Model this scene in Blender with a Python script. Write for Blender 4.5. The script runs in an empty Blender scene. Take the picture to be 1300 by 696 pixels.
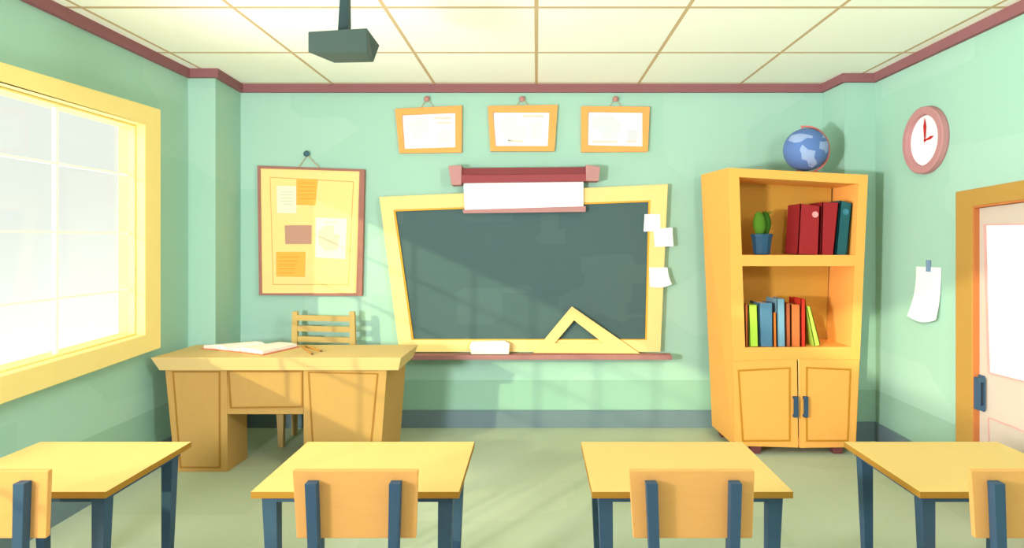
import bpy, bmesh, math, random
from mathutils import Vector, Matrix
random.seed(4)
C = bpy.context.scene.collection
F = 800.0; VX = 681.0; VY = 305.0; HC = 1.75          # lens in pixels, horizon, eye height
H = 3.2; BACK = 5.88; SIDE = 2.96; FRONT = -1.2       # room height, back wall, side walls, open rear end

def P(x, y, Y):
    return Vector(((x-VX)*Y/F, Y, HC-(y-VY)*Y/F))
def PX(x, y, X):
    Y = X*F/(x-VX)
    return Vector((X, Y, HC-(y-VY)*Y/F))
def V(*a): return Vector(a)

# ---------------------------------------------------------------- materials
def lin(c):
    c = c/255.0
    return c/12.92 if c <= .04045 else ((c+.055)/1.055)**2.4
def col(r, g, b, k=1.0): return (min(1, lin(r)*k), min(1, lin(g)*k), min(1, lin(b)*k), 1)

CAL = {'wall_paint': (.88, .81, .98), 'ceiling_board': (1.03, 1.03, 1.32), 'floor_linoleum': (.84, .82, 1.02), 'window_yellow': (1, 1.2, 2.4),
       'chalkboard_green': (.66, .66, .8), 'desk_top_yellow': (.82, .68, .72), 'desk_edge_ochre_shaded': (.46, .38, .28), 'chair_plywood': (.86, .78, .86),
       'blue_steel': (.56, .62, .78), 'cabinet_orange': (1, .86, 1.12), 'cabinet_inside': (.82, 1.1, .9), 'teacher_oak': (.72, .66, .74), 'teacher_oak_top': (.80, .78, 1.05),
       'board_frame_yellow': (.97, .78, .9), 'trim_paint': (.78, .74, .85), 'door_cream': (.68, .6, .65), 'door_frame_ochre': (.56, .54, .64), 'projector_slate': (.5, .47, .52),
       'projector_pole': (.5, .48, .55), 'baseboard_paint': (.78, .72, 1.0), 'binder_red': (.52, .5, .62), 'book_pale_blue': (.8, .78, .8), 'clock_rose': (.86, .84, .9),
       'binder_teal': (.7, .68, .7), 'cactus_green': (.72, .76, .7), 'rose_plastic': (.8, .78, .82), 'case_maroon': (.8, .78, .82), 'tray_rose': (.8, .78, .82),
       'pin_board_yellow': (.94, .82, .95), 'foot_maroon': (.7, .7, .7), 'globe_sea': (.8, .8, .85), 'globe_land': (.8, .8, .85), 'picture_frame_orange': (.95, .74, 1.2),
       'white_paper': (.86, .86, .90), 'grey_print': (.84, .84, .86), 'peach_print': (.86, .82, .80), 'orange_paper': (.92, .68, .62), 'amber_print': (.88, .6, .5),
       'rose_paper': (.8, .72, .75), 'cream_paper': (.84, .82, .84), 'beige_print': (.76, .74, .72), 'pin_board_frame': (.78, .72, .78), 'pin_board_line': (.85, .72, .8),
       'open_page': (.86, .84, .86), 'set_square_yellow': (.95, .78, .85), 'chair_oak': (.76, .72, .85), 'book_cover_coral': (.9, .85, .9), 'eraser_white': (.9, .88, .84)}
MATS = {}
def mat(name, rgb, k=1.0, rough=.75, spec=.15, metal=0, var=.03, scale=6, grain=None):
    if name in MATS: return MATS[name]
    m = bpy.data.materials.new(name); m.use_nodes = True
    nt = m.node_tree; b = nt.nodes['Principled BSDF']
    c = tuple(min(.97, v*q) for v, q in zip(col(*rgb, k), CAL.get(name, (1, 1, 1))))+(1,)
    b.inputs['Roughness'].default_value = rough
    b.inputs['Specular IOR Level'].default_value = spec
    b.inputs['Metallic'].default_value = metal
    tc = nt.nodes.new('ShaderNodeTexCoord')
    n = nt.nodes.new('ShaderNodeTexNoise'); n.inputs['Scale'].default_value = scale
    n.inputs['Detail'].default_value = 3
    if grain:
        mp = nt.nodes.new('ShaderNodeMapping'); mp.inputs['Scale'].default_value = grain
        nt.links.new(tc.outputs['Object'], mp.inputs['Vector']); nt.links.new(mp.outputs['Vector'], n.inputs['Vector'])
    else:
        nt.links.new(tc.outputs['Object'], n.inputs['Vector'])
    r = nt.nodes.new('ShaderNodeMapRange')
    r.inputs['From Min'].default_value = .3; r.inputs['From Max'].default_value = .7
    r.inputs['To Min'].default_value = 1-var; r.inputs['To Max'].default_value = 1+var
    nt.links.new(n.outputs['Fac'], r.inputs['Value'])
    mx = nt.nodes.new('ShaderNodeVectorMath'); mx.operation = 'SCALE'
    mx.inputs[0].default_value = c[:3]
    nt.links.new(r.outputs['Result'], mx.inputs['Scale'])
    nt.links.new(mx.outputs['Vector'], b.inputs['Base Color'])
    m['src'] = (mx.name)
    MATS[name] = m
    return m

def patch_layer(m, tint, amount, scale, thresh, loc=(0, 0, 0)):
    """blocky paint / chalk patches of a second colour over a material's own colour"""
    nt = m.node_tree; b = nt.nodes['Principled BSDF']
    src = b.inputs['Base Color'].links[0].from_socket
    tc = nt.nodes.new('ShaderNodeTexCoord')
    mp = nt.nodes.new('ShaderNodeMapping'); mp.inputs['Scale'].default_value = scale; mp.inputs['Location'].default_value = loc
    v = nt.nodes.new('ShaderNodeTexVoronoi'); v.distance = 'CHEBYCHEV'; v.inputs['Scale'].default_value = 1
    nt.links.new(tc.outputs['Object'], mp.inputs['Vector']); nt.links.new(mp.outputs['Vector'], v.inputs['Vector'])
    sp = nt.nodes.new('ShaderNodeSeparateColor'); nt.links.new(v.outputs['Color'], sp.inputs['Color'])
    g = nt.nodes.new('ShaderNodeMath'); g.operation = 'GREATER_THAN'; g.inputs[1].default_value = thresh
    nt.links.new(sp.outputs['Red'], g.inputs[0])
    s = nt.nodes.new('ShaderNodeMath'); s.operation = 'MULTIPLY'; s.inputs[1].default_value = amount
    nt.links.new(g.outputs[0], s.inputs[0])
    mx = nt.nodes.new('ShaderNodeMix'); mx.data_type = 'RGBA'
    nt.links.new(s.outputs[0], mx.inputs['Factor']); nt.links.new(src, mx.inputs['A'])
    ml = nt.nodes.new('ShaderNodeVectorMath'); ml.operation = 'MULTIPLY'; ml.inputs[1].default_value = tint
    nt.links.new(src, ml.inputs[0]); nt.links.new(ml.outputs['Vector'], mx.inputs['B'])
    nt.links.new(mx.outputs['Result'], b.inputs['Base Color'])

WALLK = .93
def wall_material():
    m = mat('wall_paint', (176, 226, 188), WALLK, rough=.9, spec=.05, var=.012, scale=1.5)
    patch_layer(m, (1.22, 1.1, 1.14), .35, (.9, .9, 1.3), .72)
    nt = m.node_tree; b = nt.nodes['Principled BSDF']
    src = b.inputs['Base Color'].links[0].from_socket
    tc = nt.nodes.new('ShaderNodeTexCoord'); sp = nt.nodes.new('ShaderNodeSeparateXYZ')
    nt.links.new(tc.outputs['Object'], sp.inputs[0])
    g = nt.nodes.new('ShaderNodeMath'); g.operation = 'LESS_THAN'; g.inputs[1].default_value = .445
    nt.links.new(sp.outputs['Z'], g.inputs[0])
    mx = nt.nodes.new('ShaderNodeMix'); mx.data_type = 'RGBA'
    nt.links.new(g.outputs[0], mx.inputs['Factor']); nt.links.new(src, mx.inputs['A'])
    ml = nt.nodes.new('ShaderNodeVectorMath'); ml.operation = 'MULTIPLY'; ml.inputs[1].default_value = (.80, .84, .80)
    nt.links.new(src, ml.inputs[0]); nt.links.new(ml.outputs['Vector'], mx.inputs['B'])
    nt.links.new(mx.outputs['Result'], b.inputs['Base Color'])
    return m
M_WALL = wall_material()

def ceiling_material():
    m = mat('ceiling_board', (255, 252, 214), .97, rough=.95, spec=.02, var=.006, scale=2)
    nt = m.node_tree; b = nt.nodes['Principled BSDF']
    src = b.inputs['Base Color'].links[0].from_socket
    tc = nt.nodes.new('ShaderNodeTexCoord'); sp = nt.nodes.new('ShaderNodeSeparateXYZ')
    nt.links.new(tc.outputs['Object'], sp.inputs[0])
    outs = []
    for ax, off, wid in (('X', .475, .013), ('Y', .475-.145, .016)):      # joints every 0.945 m
        a = nt.nodes.new('ShaderNodeMath'); a.operation = 'ADD'; a.inputs[1].default_value = off+94.5
        nt.links.new(sp.outputs[ax], a.inputs[0])
        f = nt.nodes.new('ShaderNodeMath'); f.operation = 'MODULO'; f.inputs[1].default_value = .945
        nt.links.new(a.outputs[0], f.inputs[0])
        s = nt.nodes.new('ShaderNodeMath'); s.operation = 'SUBTRACT'; s.inputs[1].default_value = .475
        nt.links.new(f.outputs[0], s.inputs[0])
        ab = nt.nodes.new('ShaderNodeMath'); ab.operation = 'ABSOLUTE'; nt.links.new(s.outputs[0], ab.inputs[0])
        l = nt.nodes.new('ShaderNodeMath'); l.operation = 'LESS_THAN'; l.inputs[1].default_value = wid
        nt.links.new(ab.outputs[0], l.inputs[0]); outs.append(l)
    mx0 = nt.nodes.new('ShaderNodeMath'); mx0.operation = 'MAXIMUM'
    nt.links.new(outs[0].outputs[0], mx0.inputs[0]); nt.links.new(outs[1].outputs[0], mx0.inputs[1])
    mx = nt.nodes.new('ShaderNodeMix'); mx.data_type = 'RGBA'
    nt.links.new(mx0.outputs[0], mx.inputs['Factor']); nt.links.new(src, mx.inputs['A'])
    mx.inputs['B'].default_value = col(214, 184, 144, .92)
    nt.links.new(mx.outputs['Result'], b.inputs['Base Color'])
    return m
M_CEIL = ceiling_material()
M_FLOOR = mat('floor_linoleum', (206, 219, 172), .92, rough=.8, spec=.1, var=.012, scale=2)
patch_layer(M_FLOOR, (.86, .9, .86), .45, (.8, 1.5, 1), .6)
M_TRIM = mat('trim_paint', (166, 112, 108), .95, var=.015)
M_BASE = mat('baseboard_paint', (128, 156, 140), .9, var=.015)
M_WIN = mat('window_yellow', (255, 206, 96), 1, var=.012)
M_BAR = mat('glazing_white', (255, 255, 240), 1, var=.005)
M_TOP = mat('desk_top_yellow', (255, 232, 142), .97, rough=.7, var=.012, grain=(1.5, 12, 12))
M_EDGE = mat('desk_edge_ochre_shaded', (243, 190, 86), 1, rough=.7, var=.012)  # ochre edge band, toned down further to carry the shade on its front
M_CHAIR = mat('chair_plywood', (250, 188, 105), 1, rough=.7, var=.02, grain=(1.5, 6, 12))
M_BLUE = mat('blue_steel', (78, 108, 126), .95, rough=.55, spec=.25, var=.01)
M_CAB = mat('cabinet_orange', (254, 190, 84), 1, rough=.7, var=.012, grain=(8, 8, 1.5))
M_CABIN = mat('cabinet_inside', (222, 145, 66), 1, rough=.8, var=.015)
M_GROOVE = mat('groove_brown', (206, 140, 44), .95, var=.01)
M_FOOT = mat('foot_maroon', (148, 84, 86), 1)
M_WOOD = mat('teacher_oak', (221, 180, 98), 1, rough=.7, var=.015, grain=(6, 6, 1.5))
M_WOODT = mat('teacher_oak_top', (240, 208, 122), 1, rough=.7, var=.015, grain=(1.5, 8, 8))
M_WGROOVE = mat('oak_groove', (160, 112, 48), 1)
M_CHW = mat('chair_oak', (212, 184, 106), 1, var=.015)
M_BFRAME = mat('board_frame_yellow', (254, 234, 146), 1, rough=.7, var=.01)
M_BINNER = mat('board_frame_lip', (226, 172, 62), 1)
M_BOARD = mat('chalkboard_green', (96, 122, 112), 1, rough=.85, spec=.08, var=.01, scale=3)
patch_layer(M_BOARD, (1.35, 1.28, 1.25), .35, (1.7, 1, 2.6), .62, (.3, 0, .2))
M_TRAY = mat('tray_rose', (182, 128, 122), 1)
M_PINK = mat('rose_plastic', (206, 152, 146), 1)
M_MAROON = mat('case_maroon', (168, 82, 86), 1)
M_CASED = mat('case_dark_maroon', (150, 72, 78), .8)
M_WHITE = mat('white_paper', (255, 255, 255), .98, var=.004, spec=.05)
M_SCREEN = mat('screen_fabric', (255, 255, 255), .98, var=.003, spec=.05)
M_CORK = mat('pin_board_yellow', (254, 234, 146), .98, var=.012, scale=9)
M_CORKLINE = mat('pin_board_line', (232, 190, 104), 1)
M_BRFR = mat('pin_board_frame', (184, 130, 112), 1)
M_ORN = mat('orange_paper', (253, 208, 98), 1, var=.01)
M_BRNP = mat('rose_paper', (212, 168, 142), 1, var=.01)
M_CREAM = mat('cream_paper', (255, 250, 216), 1, var=.005)
M_INK = mat('grey_print', (228, 228, 232), 1, var=.005)
M_PINKINK = mat('peach_print', (246, 222, 210), 1, var=.005)
M_ORNINK = mat('amber_print', (240, 186, 76), 1)
M_CRINK = mat('beige_print', (238, 232, 198), 1)
M_PFR = mat('picture_frame_orange', (253, 188, 84), 1, var=.01)
M_STRING = mat('string_tan', (196, 172, 134), 1)
M_NAILP = mat('nail_rose', (184, 128, 122), 1, rough=.5)
M_NAILB = mat('nail_slate', (72, 104, 116), 1, rough=.5)
M_PROJ = mat('projector_slate', (104, 130, 120), 1, rough=.6, var=.01)
M_PROJD = mat('projector_pole', (78, 106, 104), 1, rough=.6, var=.01)
M_LENS = mat('lens_dark', (40, 56, 58), 1, rough=.15, spec=.5)
M_CLOCK = mat('clock_rose', (200, 144, 140), 1)
M_REDH = mat('clock_hand_red', (190, 34, 30), 1)
M_DOORL = mat('door_cream', (238, 230, 206), 1, var=.008)
M_DFRAME = mat('door_frame_ochre', (232, 182, 84), 1, var=.01)
M_DJAMB = mat('door_jamb_rust', (196, 118, 66), 1)
M_DPINK = mat('glazing_bead_pink', (210, 160, 156), 1)
M_DGLASS = mat('frosted_glass', (240, 252, 248), 1, rough=.25, spec=.4, var=.01)
M_TAPE = mat('blue_tape', (122, 150, 180), 1)
M_GLOBE = mat('globe_sea', (104, 136, 196), 1, rough=.5, var=.01)
M_LAND = mat('globe_land', (168, 188, 226), 1, rough=.5, var=.02)
M_GARC = mat('globe_arc_rose', (214, 124, 118), 1)
M_POT = mat('pot_navy', (46, 84, 112), 1, rough=.5)
M_CACT = mat('cactus_green', (98, 146, 44), 1, var=.05, scale=30)
M_CACT2 = mat('cactus_dark_green', (58, 102, 26), 1, var=.05, scale=30)
M_SOIL = mat('soil', (60, 44, 30), 1, var=.2, scale=60)
M_BRED = mat('binder_red', (212, 60, 58), 1, var=.01)
M_BTEAL = mat('binder_teal', (46, 112, 118), 1, var=.01)
M_PAGES = mat('book_pages', (246, 236, 214), 1, var=.05, scale=8, grain=(90, 1, 1))
M_PAGEB = mat('open_page', (255, 252, 238), 1, var=.01)
M_COVR = mat('book_cover_coral', (232, 138, 104), 1)
M_ERAS = mat('eraser_white', (255, 255, 240), 1)
M_ERASF = mat('eraser_felt', (238, 232, 206), 1)
M_SQ = mat('set_square_yellow', (254, 230, 142), 1, var=.01)
M_PENC = mat('pencil_brown', (196, 138, 62), 1)
M_GRAPH = mat('graphite', (90, 66, 50), 1)
M_STEELH = mat('handle_steel', (98, 140, 164), 1, rough=.4, spec=.4)
M_BEAD = mat('door_stop_cream', (255, 226, 150), 1)

# ---------------------------------------------------------------- mesh helpers
def link(name, bm, m, parent=None, bevel=0, smooth=False):
    me = bpy.data.meshes.new(name)
    bmesh.ops.recalc_face_normals(bm, faces=bm.faces)
    if bevel:
        es = [e for e in bm.edges if len(e.link_faces) == 2 and e.calc_face_angle(0) > .5]
        bmesh.ops.bevel(bm, geom=es, offset=bevel, segments=2, affect='EDGES', profile=.5, clamp_overlap=True)
    if smooth:
        for f in bm.faces: f.smooth = True
    bm.to_mesh(me); bm.free()
    if isinstance(m, (list, tuple)):
        for x in m: me.materials.append(x)
    else: me.materials.append(m)
    o = bpy.data.objects.new(name, me); C.objects.link(o)
    if parent is not None: o.parent = parent
    return o
def loft(bm, a, b):
    """solid between two polygons with the same number of points"""
    va = [bm.verts.new(p) for p in a]; vb = [bm.verts.new(p) for p in b]
    n = len(a)
    bm.faces.new(va); bm.faces.new(list(reversed(vb)))
    for i in range(n):
        j = (i+1) % n
        bm.faces.new((va[i], vb[i], vb[j], va[j]))
    return bm
def ring(bm, oa, ia, d):
    """solid frame: outer polygon oa, inner polygon ia, thickness vector d"""
    n = len(oa)
    A = [bm.verts.new(p) for p in oa]; B = [bm.verts.new(p) for p in ia]
    A2 = [bm.verts.new(p+d) for p in oa]; B2 = [bm.verts.new(p+d) for p in ia]
    for i in range(n):
        j = (i+1) % n
        bm.faces.new((A[i], A[j], B[j], B[i])); bm.faces.new((A2[i], B2[i], B2[j], A2[j]))
        bm.faces.new((A[i], A2[i], A2[j], A[j])); bm.faces.new((B[i], B[j], B2[j], B2[i]))
    return bm
def poly(pts, d):
    return loft(bmesh.new(), pts, [p+d for p in pts])
def box(x0, x1, y0, y1, z0, z1, bm=None):
    bm = bm or bmesh.new()
    return loft(bm, [V(x0, y0, z0), V(x1, y0, z0), V(x1, y0, z1), V(x0, y0, z1)],
                    [V(x0, y1, z0), V(x1, y1, z0), V(x1, y1, z1), V(x0, y1, z1)])
def taper(bm, c0, s0, c1, s1):
    """upright tapering bar, bottom centre c0 half sizes s0, top centre c1 half sizes s1"""
    f = lambda c, s: [c+V(-s[0], -s[1], 0), c+V(s[0], -s[1], 0), c+V(s[0], s[1], 0), c+V(-s[0], s[1], 0)]
    return loft(bm, f(c0, s0), f(c1, s1))
def sheet(rows, d):
    """thin closed sheet from a grid of points, thickness vector d"""
    bm = bmesh.new(); n, m = len(rows), len(rows[0])
    A = [[bm.verts.new(p) for p in r] for r in rows]; B = [[bm.verts.new(p+d) for p in r] for r in rows]
    for i in range(n-1):
        for j in range(m-1):
            bm.faces.new((A[i][j], A[i][j+1], A[i+1][j+1], A[i+1][j])); bm.faces.new((B[i][j], B[i+1][j], B[i+1][j+1], B[i][j+1]))
        for j in (0, m-1): bm.faces.new((A[i][j], A[i+1][j], B[i+1][j], B[i][j]))
    for j in range(m-1):
        for i in (0, n-1): bm.faces.new((A[i][j], A[i][j+1], B[i][j+1], B[i][j]))
    return bm
def tube(bm, pts, r, n=8, caps=True):
    rings = []
    rr = r if isinstance(r, (list, tuple)) else [r]*len(pts)
    for i, p in enumerate(pts):
        a = pts[max(0, i-1)]; b = pts[min(len(pts)-1, i+1)]
        t = (b-a).normalized()
        u = t.cross(V(0, 0, 1))
        if u.length < .05: u = t.cross(V(0, 1, 0))
        u.normalize(); w = t.cross(u).normalized()
        rings.append([bm.verts.new(p+(u*math.cos(k*2*math.pi/n)+w*math.sin(k*2*math.pi/n))*rr[i]) for k in range(n)])
    for a, b in zip(rings, rings[1:]):
        for k in range(n):
            bm.faces.new((a[k], a[(k+1) % n], b[(k+1) % n], b[k]))
    if caps: bm.faces.new(rings[0]); bm.faces.new(list(reversed(rings[-1])))
    return bm
def lathe(bm, prof, cen, axis='Z', n=32):
    """profile of (radius, height) pairs, turned about an axis through cen"""
    rings = []
    for r, h in prof:
        row = []
        for k in range(n):
            a = 2*math.pi*k/n
            if axis == 'Z': q = V(r*math.cos(a), r*math.sin(a), h)
            elif axis == 'X': q = V(h, r*math.cos(a), r*math.sin(a))
            else: q = V(r*math.cos(a), h, r*math.sin(a))
            row.append(bm.verts.new(cen+q))
        rings.append(row)
    for a, b in zip(rings, rings[1:]):
        for k in range(n):
            bm.faces.new((a[k], a[(k+1) % n], b[(k+1) % n], b[k]))
    if prof[0][0] > 1e-6: bm.faces.new(rings[0])
    if prof[-1][0] > 1e-6: bm.faces.new(list(reversed(rings[-1])))
    bmesh.ops.remove_doubles(bm, verts=bm.verts, dist=1e-6)
    return bm
def ball(bm, c, rx, ry, rz, u=24, v=14, rot=0):
    r = bmesh.ops.create_uvsphere(bm, u_segments=u, v_segments=v, radius=1)
    mt = Matrix.Translation(c) @ Matrix.Rotation(rot, 4, 'Y') @ Matrix.Diagonal((rx, ry, rz, 1))
    bmesh.ops.transform(bm, matrix=mt, verts=r['verts'])
    return bm

def thing(name, label, cat, loc=(0, 0, 0), group=None):
    o = bpy.data.objects.new(name, None); C.objects.link(o)
    o.empty_display_size = .1; o.location = loc
    return tag(o, label, cat, group)
def tag(o, label, cat, group=None):
    o['label'] = label; o['category'] = cat
    if group: o['group'] = group
    return o
def part(name, bm, m, t, bevel=0, smooth=False):
    """part meshes are given in room coordinates; the parent only translates"""
    o = link(name, bm, m, t, bevel, smooth)
    off = Vector((0, 0, 0)); q = t
    while q is not None: off += q.location; q = q.parent
    o.data.transform(Matrix.Translation(-off))
    return o
def struct(name, bm, m, parent=None, bevel=0):
    o = link(name, bm, m, parent, bevel); o['kind'] = 'structure'; return o
def dup(root, loc, label, sx=1):
    r = root.copy(); C.objects.link(r); r.location = loc; r['label'] = label; r.scale = (sx, 1, 1)
    for ch in list(root.children):
        c = ch.copy(); C.objects.link(c); c.parent = r
        for g in list(ch.children):
            d = g.copy(); C.objects.link(d); d.parent = c
    return r

# ================================================================ THE ROOM
LY0 = -5.0
struct('floor', box(-SIDE-.35, SIDE+.2, LY0, BACK+.2, -.12, 0), M_FLOOR)
struct('ceiling', box(-SIDE-.35, SIDE+.2, FRONT, BACK+.2, H, H+.12), M_CEIL)
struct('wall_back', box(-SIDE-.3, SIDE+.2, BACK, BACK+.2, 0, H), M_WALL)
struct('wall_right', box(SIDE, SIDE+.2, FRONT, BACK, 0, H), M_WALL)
# window opening in the left wall (slightly out of square, as drawn)
WYF, WYN = 4.66, -.9
def wz(y, a, b): return a + (b-a)*(y-3.4)/(4.85-3.4)    # height along the wall
def q4(yf, yn, tz, bz, X):
    return [V(X, yn, wz(yn, *bz)), V(X, yf, wz(yf, *bz)), V(X, yf, wz(yf, *tz)), V(X, yn, wz(yn, *tz))]
IN_T, IN_B = (2.60, 2.60), (1.00, 1.055)
bm = bmesh.new()
ring(bm, [V(-SIDE, LY0, 0), V(-SIDE, BACK, 0), V(-SIDE, BACK, H), V(-SIDE, LY0, H)],
     q4(WYF, WYN, IN_T, IN_B, -SIDE), V(-.12, 0, 0))
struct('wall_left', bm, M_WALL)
# corner columns either side of the back wall
CL, CR = -2.76, 2.675
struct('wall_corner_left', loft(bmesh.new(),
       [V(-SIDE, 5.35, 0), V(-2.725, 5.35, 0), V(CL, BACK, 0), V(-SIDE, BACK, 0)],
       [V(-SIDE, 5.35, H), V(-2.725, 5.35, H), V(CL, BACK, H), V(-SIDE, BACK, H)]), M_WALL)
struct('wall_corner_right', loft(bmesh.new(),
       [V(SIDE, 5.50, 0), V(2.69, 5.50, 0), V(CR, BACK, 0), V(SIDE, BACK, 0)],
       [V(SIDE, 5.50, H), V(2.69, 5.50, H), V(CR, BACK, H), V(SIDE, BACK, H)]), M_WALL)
def run(name, pts, t, z0, z1, m):
    """a moulding that follows the wall line pts (x, y), thickness t into the room"""
    n = len(pts); outer = [V(p[0], p[1], 0) for p in pts]; inner = []
    for i in range(n):
        ns = []
        for a, b in ((i-1, i), (i, i+1)):
            if a < 0 or b >= n: continue
            d = (outer[b]-outer[a]).normalized(); ns.append(V(d.y, -d.x, 0))
        nn = (ns[0]+ns[-1]).normalized(); k = 1/max(.3, nn.dot(ns[0]))
        inner.append(outer[i]+nn*t*k)
    bm = bmesh.new(); up = V(0, 0, 1)
    rows = [[bm.verts.new(p+up*z) for p in L] for L, z in ((outer, z0), (inner, z0), (inner, z1), (outer, z1))]
    for i in range(n-1):
        for r in range(4):
            a, b = rows[r], rows[(r+1) % 4]
            bm.faces.new((a[i], a[i+1], b[i+1], b[i]))
    bm.faces.new([r[0] for r in rows]); bm.faces.new([r[-1] for r in reversed(rows)])
    return struct(name, bm, m)
LPTS = [(-SIDE, LY0), (-SIDE, 5.35), (-2.725, 5.35), (CL, BACK)]
RPTS = [(CR, BACK), (2.69, 5.50), (SIDE, 5.50), (SIDE, FRONT)]
run('trim_1', LPTS + RPTS, .035, H-.075, H, M_TRIM)
run('baseboard_left', LPTS[:3]+[(CL, BACK-.013)], .012, 0, .165, M_BASE)
run('baseboard_back', [(CL+.013, BACK), (CR-.013, BACK)], .012, 0, .165, M_BASE)
run('baseboard_right', [(CR, BACK-.013), (2.69, 5.50), (SIDE, 5.50), (SIDE, 4.46)], .012, 0, .165, M_BASE)

# ---------------- window_1
OUT_T, OUT_B = (2.713, 2.756), (.862, .920)
bm = bmesh.new()
ring(bm, q4(4.85, -1.1, OUT_T, OUT_B, -SIDE+.07), q4(4.655, -.9, (2.60, 2.60), (1.015, 1.055), -SIDE+.07), V(-.07, 0, 0))
w = bpy.data.objects.new('window_1', None); C.objects.link(w); w['kind'] = 'structure'
fr = struct('window_frame', bm, M_WIN, w, .006)
bm = bmesh.new()
ring(bm, q4(4.66, -.905, (2.6, 2.6), (1.01, 1.055), -SIDE), q4(4.645, -.89, (2.585, 2.585), (1.025, 1.07), -SIDE), V(-.123, 0, 0))
struct('window_sash', bm, M_WIN, w, .003)
for yb in (3.94, 3.15, 2.36, 1.57, .78, -.01):
    struct('glazing_bar', box(-SIDE-.06, -SIDE-.036, yb-.011, yb+.011, 1.03, 2.58), M_BAR, w)
for zb in (2.23, 1.80, 1.385):
    struct('glazing_bar', box(-SIDE-.058, -SIDE-.038, -.89, 4.64, zb-.008, zb+.008), M_BAR, w)
gm = bpy.data.materials.new('window_glass'); gm.use_nodes = True
nt = gm.node_tree; nt.nodes.clear()
o_ = nt.nodes.new('ShaderNodeOutputMaterial'); tr = nt.nodes.new('ShaderNodeBsdfTransparent'); gl = nt.nodes.new('ShaderNodeBsdfGlossy')
tr.inputs['Color'].default_value = (.975, 1, .88, 1); gl.inputs['Roughness'].default_value = .05
mx = nt.nodes.new('ShaderNodeMixShader')
mx.inputs[0].default_value = .03; nt.links.new(tr.outputs[0], mx.inputs[1]); nt.links.new(gl.outputs[0], mx.inputs[2])
nt.links.new(mx.outputs[0], o_.inputs[0])
struct('window_pane', box(-SIDE-.050, -SIDE-.046, -.89, 4.65, 1.02, 2.59), gm, w)

# ---------------- door_1 in the right wall
d = bpy.data.objects.new('door_1', None); C.objects.link(d); d['kind'] = 'structure'
DX = SIDE-.06
def dz(y): return 2.084+(4.36-y)*.04
def dq(yf, yn, top, X, drop=0): return [V(X, yf, 0), V(X, yf, top(yf)-drop), V(X, yn, top(yn)-drop), V(X, yn, 0)]
o4 = dq(4.362, 3.05, dz, DX); i4 = dq(4.195, 3.215, dz, DX, .115)
bm = bmesh.new()
A = [bm.verts.new(p) for p in o4]; B = [bm.verts.new(p) for p in i4]
A2 = [bm.verts.new(p+V(.06, 0, 0)) for p in o4]; B2 = [bm.verts.new(p+V(.06, 0, 0)) for p in i4]
for i in range(3):
    bm.faces.new((A[i], A[i+1], B[i+1], B[i])); bm.faces.new((A2[i], B2[i], B2[i+1], A2[i+1]))
    bm.faces.new((A[i], A2[i], A2[i+1], A[i+1])); bm.faces.new((B[i], B[i+1], B2[i+1], B2[i]))
bm.faces.new((A[0], B[0], B2[0], A2[0])); bm.faces.new((A[3], A2[3], B2[3], B[3]))
struct('door_frame', bm, M_DFRAME, d, .004)
bm = bmesh.new()
i5 = dq(4.1949, 3.2151, dz, DX+.006, .1151); i6 = dq(4.183, 3.227, dz, DX+.006, .127)
A = [bm.verts.new(p) for p in i5]; B = [bm.verts.new(p) for p in i6]
A2 = [bm.verts.new(p+V(.052, 0, 0)) for p in i5]; B2 = [bm.verts.new(p+V(.052, 0, 0)) for p in i6]
for i in range(3):
    bm.faces.new((A[i], A[i+1], B[i+1], B[i])); bm.faces.new((A2[i], B2[i], B2[i+1], A2[i+1]))
    bm.faces.new((A[i], A2[i], A2[i+1], A[i+1])); bm.faces.new((B[i], B[i+1], B2[i+1], B2[i]))
bm.faces.new((A[0], B[0], B2[0], A2[0])); bm.faces.new((A[3], A2[3], B2[3], B[3]))
struct('door_jamb', bm, M_DJAMB, d)
LX = SIDE-.02
leaf = dq(4.181, 3.229, dz, LX, .13)
leaf = [p+V(0, 0, .01 if p.z < .1 else 0) for p in leaf]
struct('door_leaf', poly(leaf, V(.018, 0, 0)), M_DOORL, d)
g4 = [V(LX-.012, 4.128, 1.855), V(LX-.012, 3.36, 1.845), V(LX-.012, 3.36, .905), V(LX-.012, 4.09, .888)]
g4i = [V(LX-.012, 4.108, 1.846), V(LX-.012, 3.374, 1.836), V(LX-.012, 3.374, .914), V(LX-.012, 4.072, .897)]
struct('glazing_bead', ring(bmesh.new(), g4, g4i, V(.012, 0, 0)), M_DPINK, d)
struct('door_pane', poly([p+V(.006, 0, 0) for p in g4i], V(.005, 0, 0)), M_DGLASS, d)
p4 = [V(LX-.006, 4.10, .60), V(LX-.006, 3.36, .60), V(LX-.006, 3.36, .12), V(LX-.006, 4.08, .12)]
p4i = [V(LX-.006, 4.092, .592), V(LX-.006, 3.368, .592), V(LX-.006, 3.368, .128), V(LX-.006, 4.072, .128)]
struct('door_panel', ring(bmesh.new(), p4, p4i, V(.006, 0, 0)), M_DPINK, d)
hb = box(LX-.014, LX, 4.125, 4.178, .625, .86)
hnd = struct('door_handle', hb, M_BLUE, d, .003)
bm = ring(bmesh.new(), [V(LX-.06, 4.15, .64), V(LX-.06, 4.15, .85), V(LX-.013, 4.15, .85), V(LX-.013, 4.15, .64)],
          [V(LX-.045, 4.15, .67), V(LX-.045, 4.15, .82), V(LX-.02, 4.15, .82), V(LX-.02, 4.15, .67)], V(0, -.045, 0))
struct('handle_grip', bm, M_BLUE, hnd)

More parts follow.
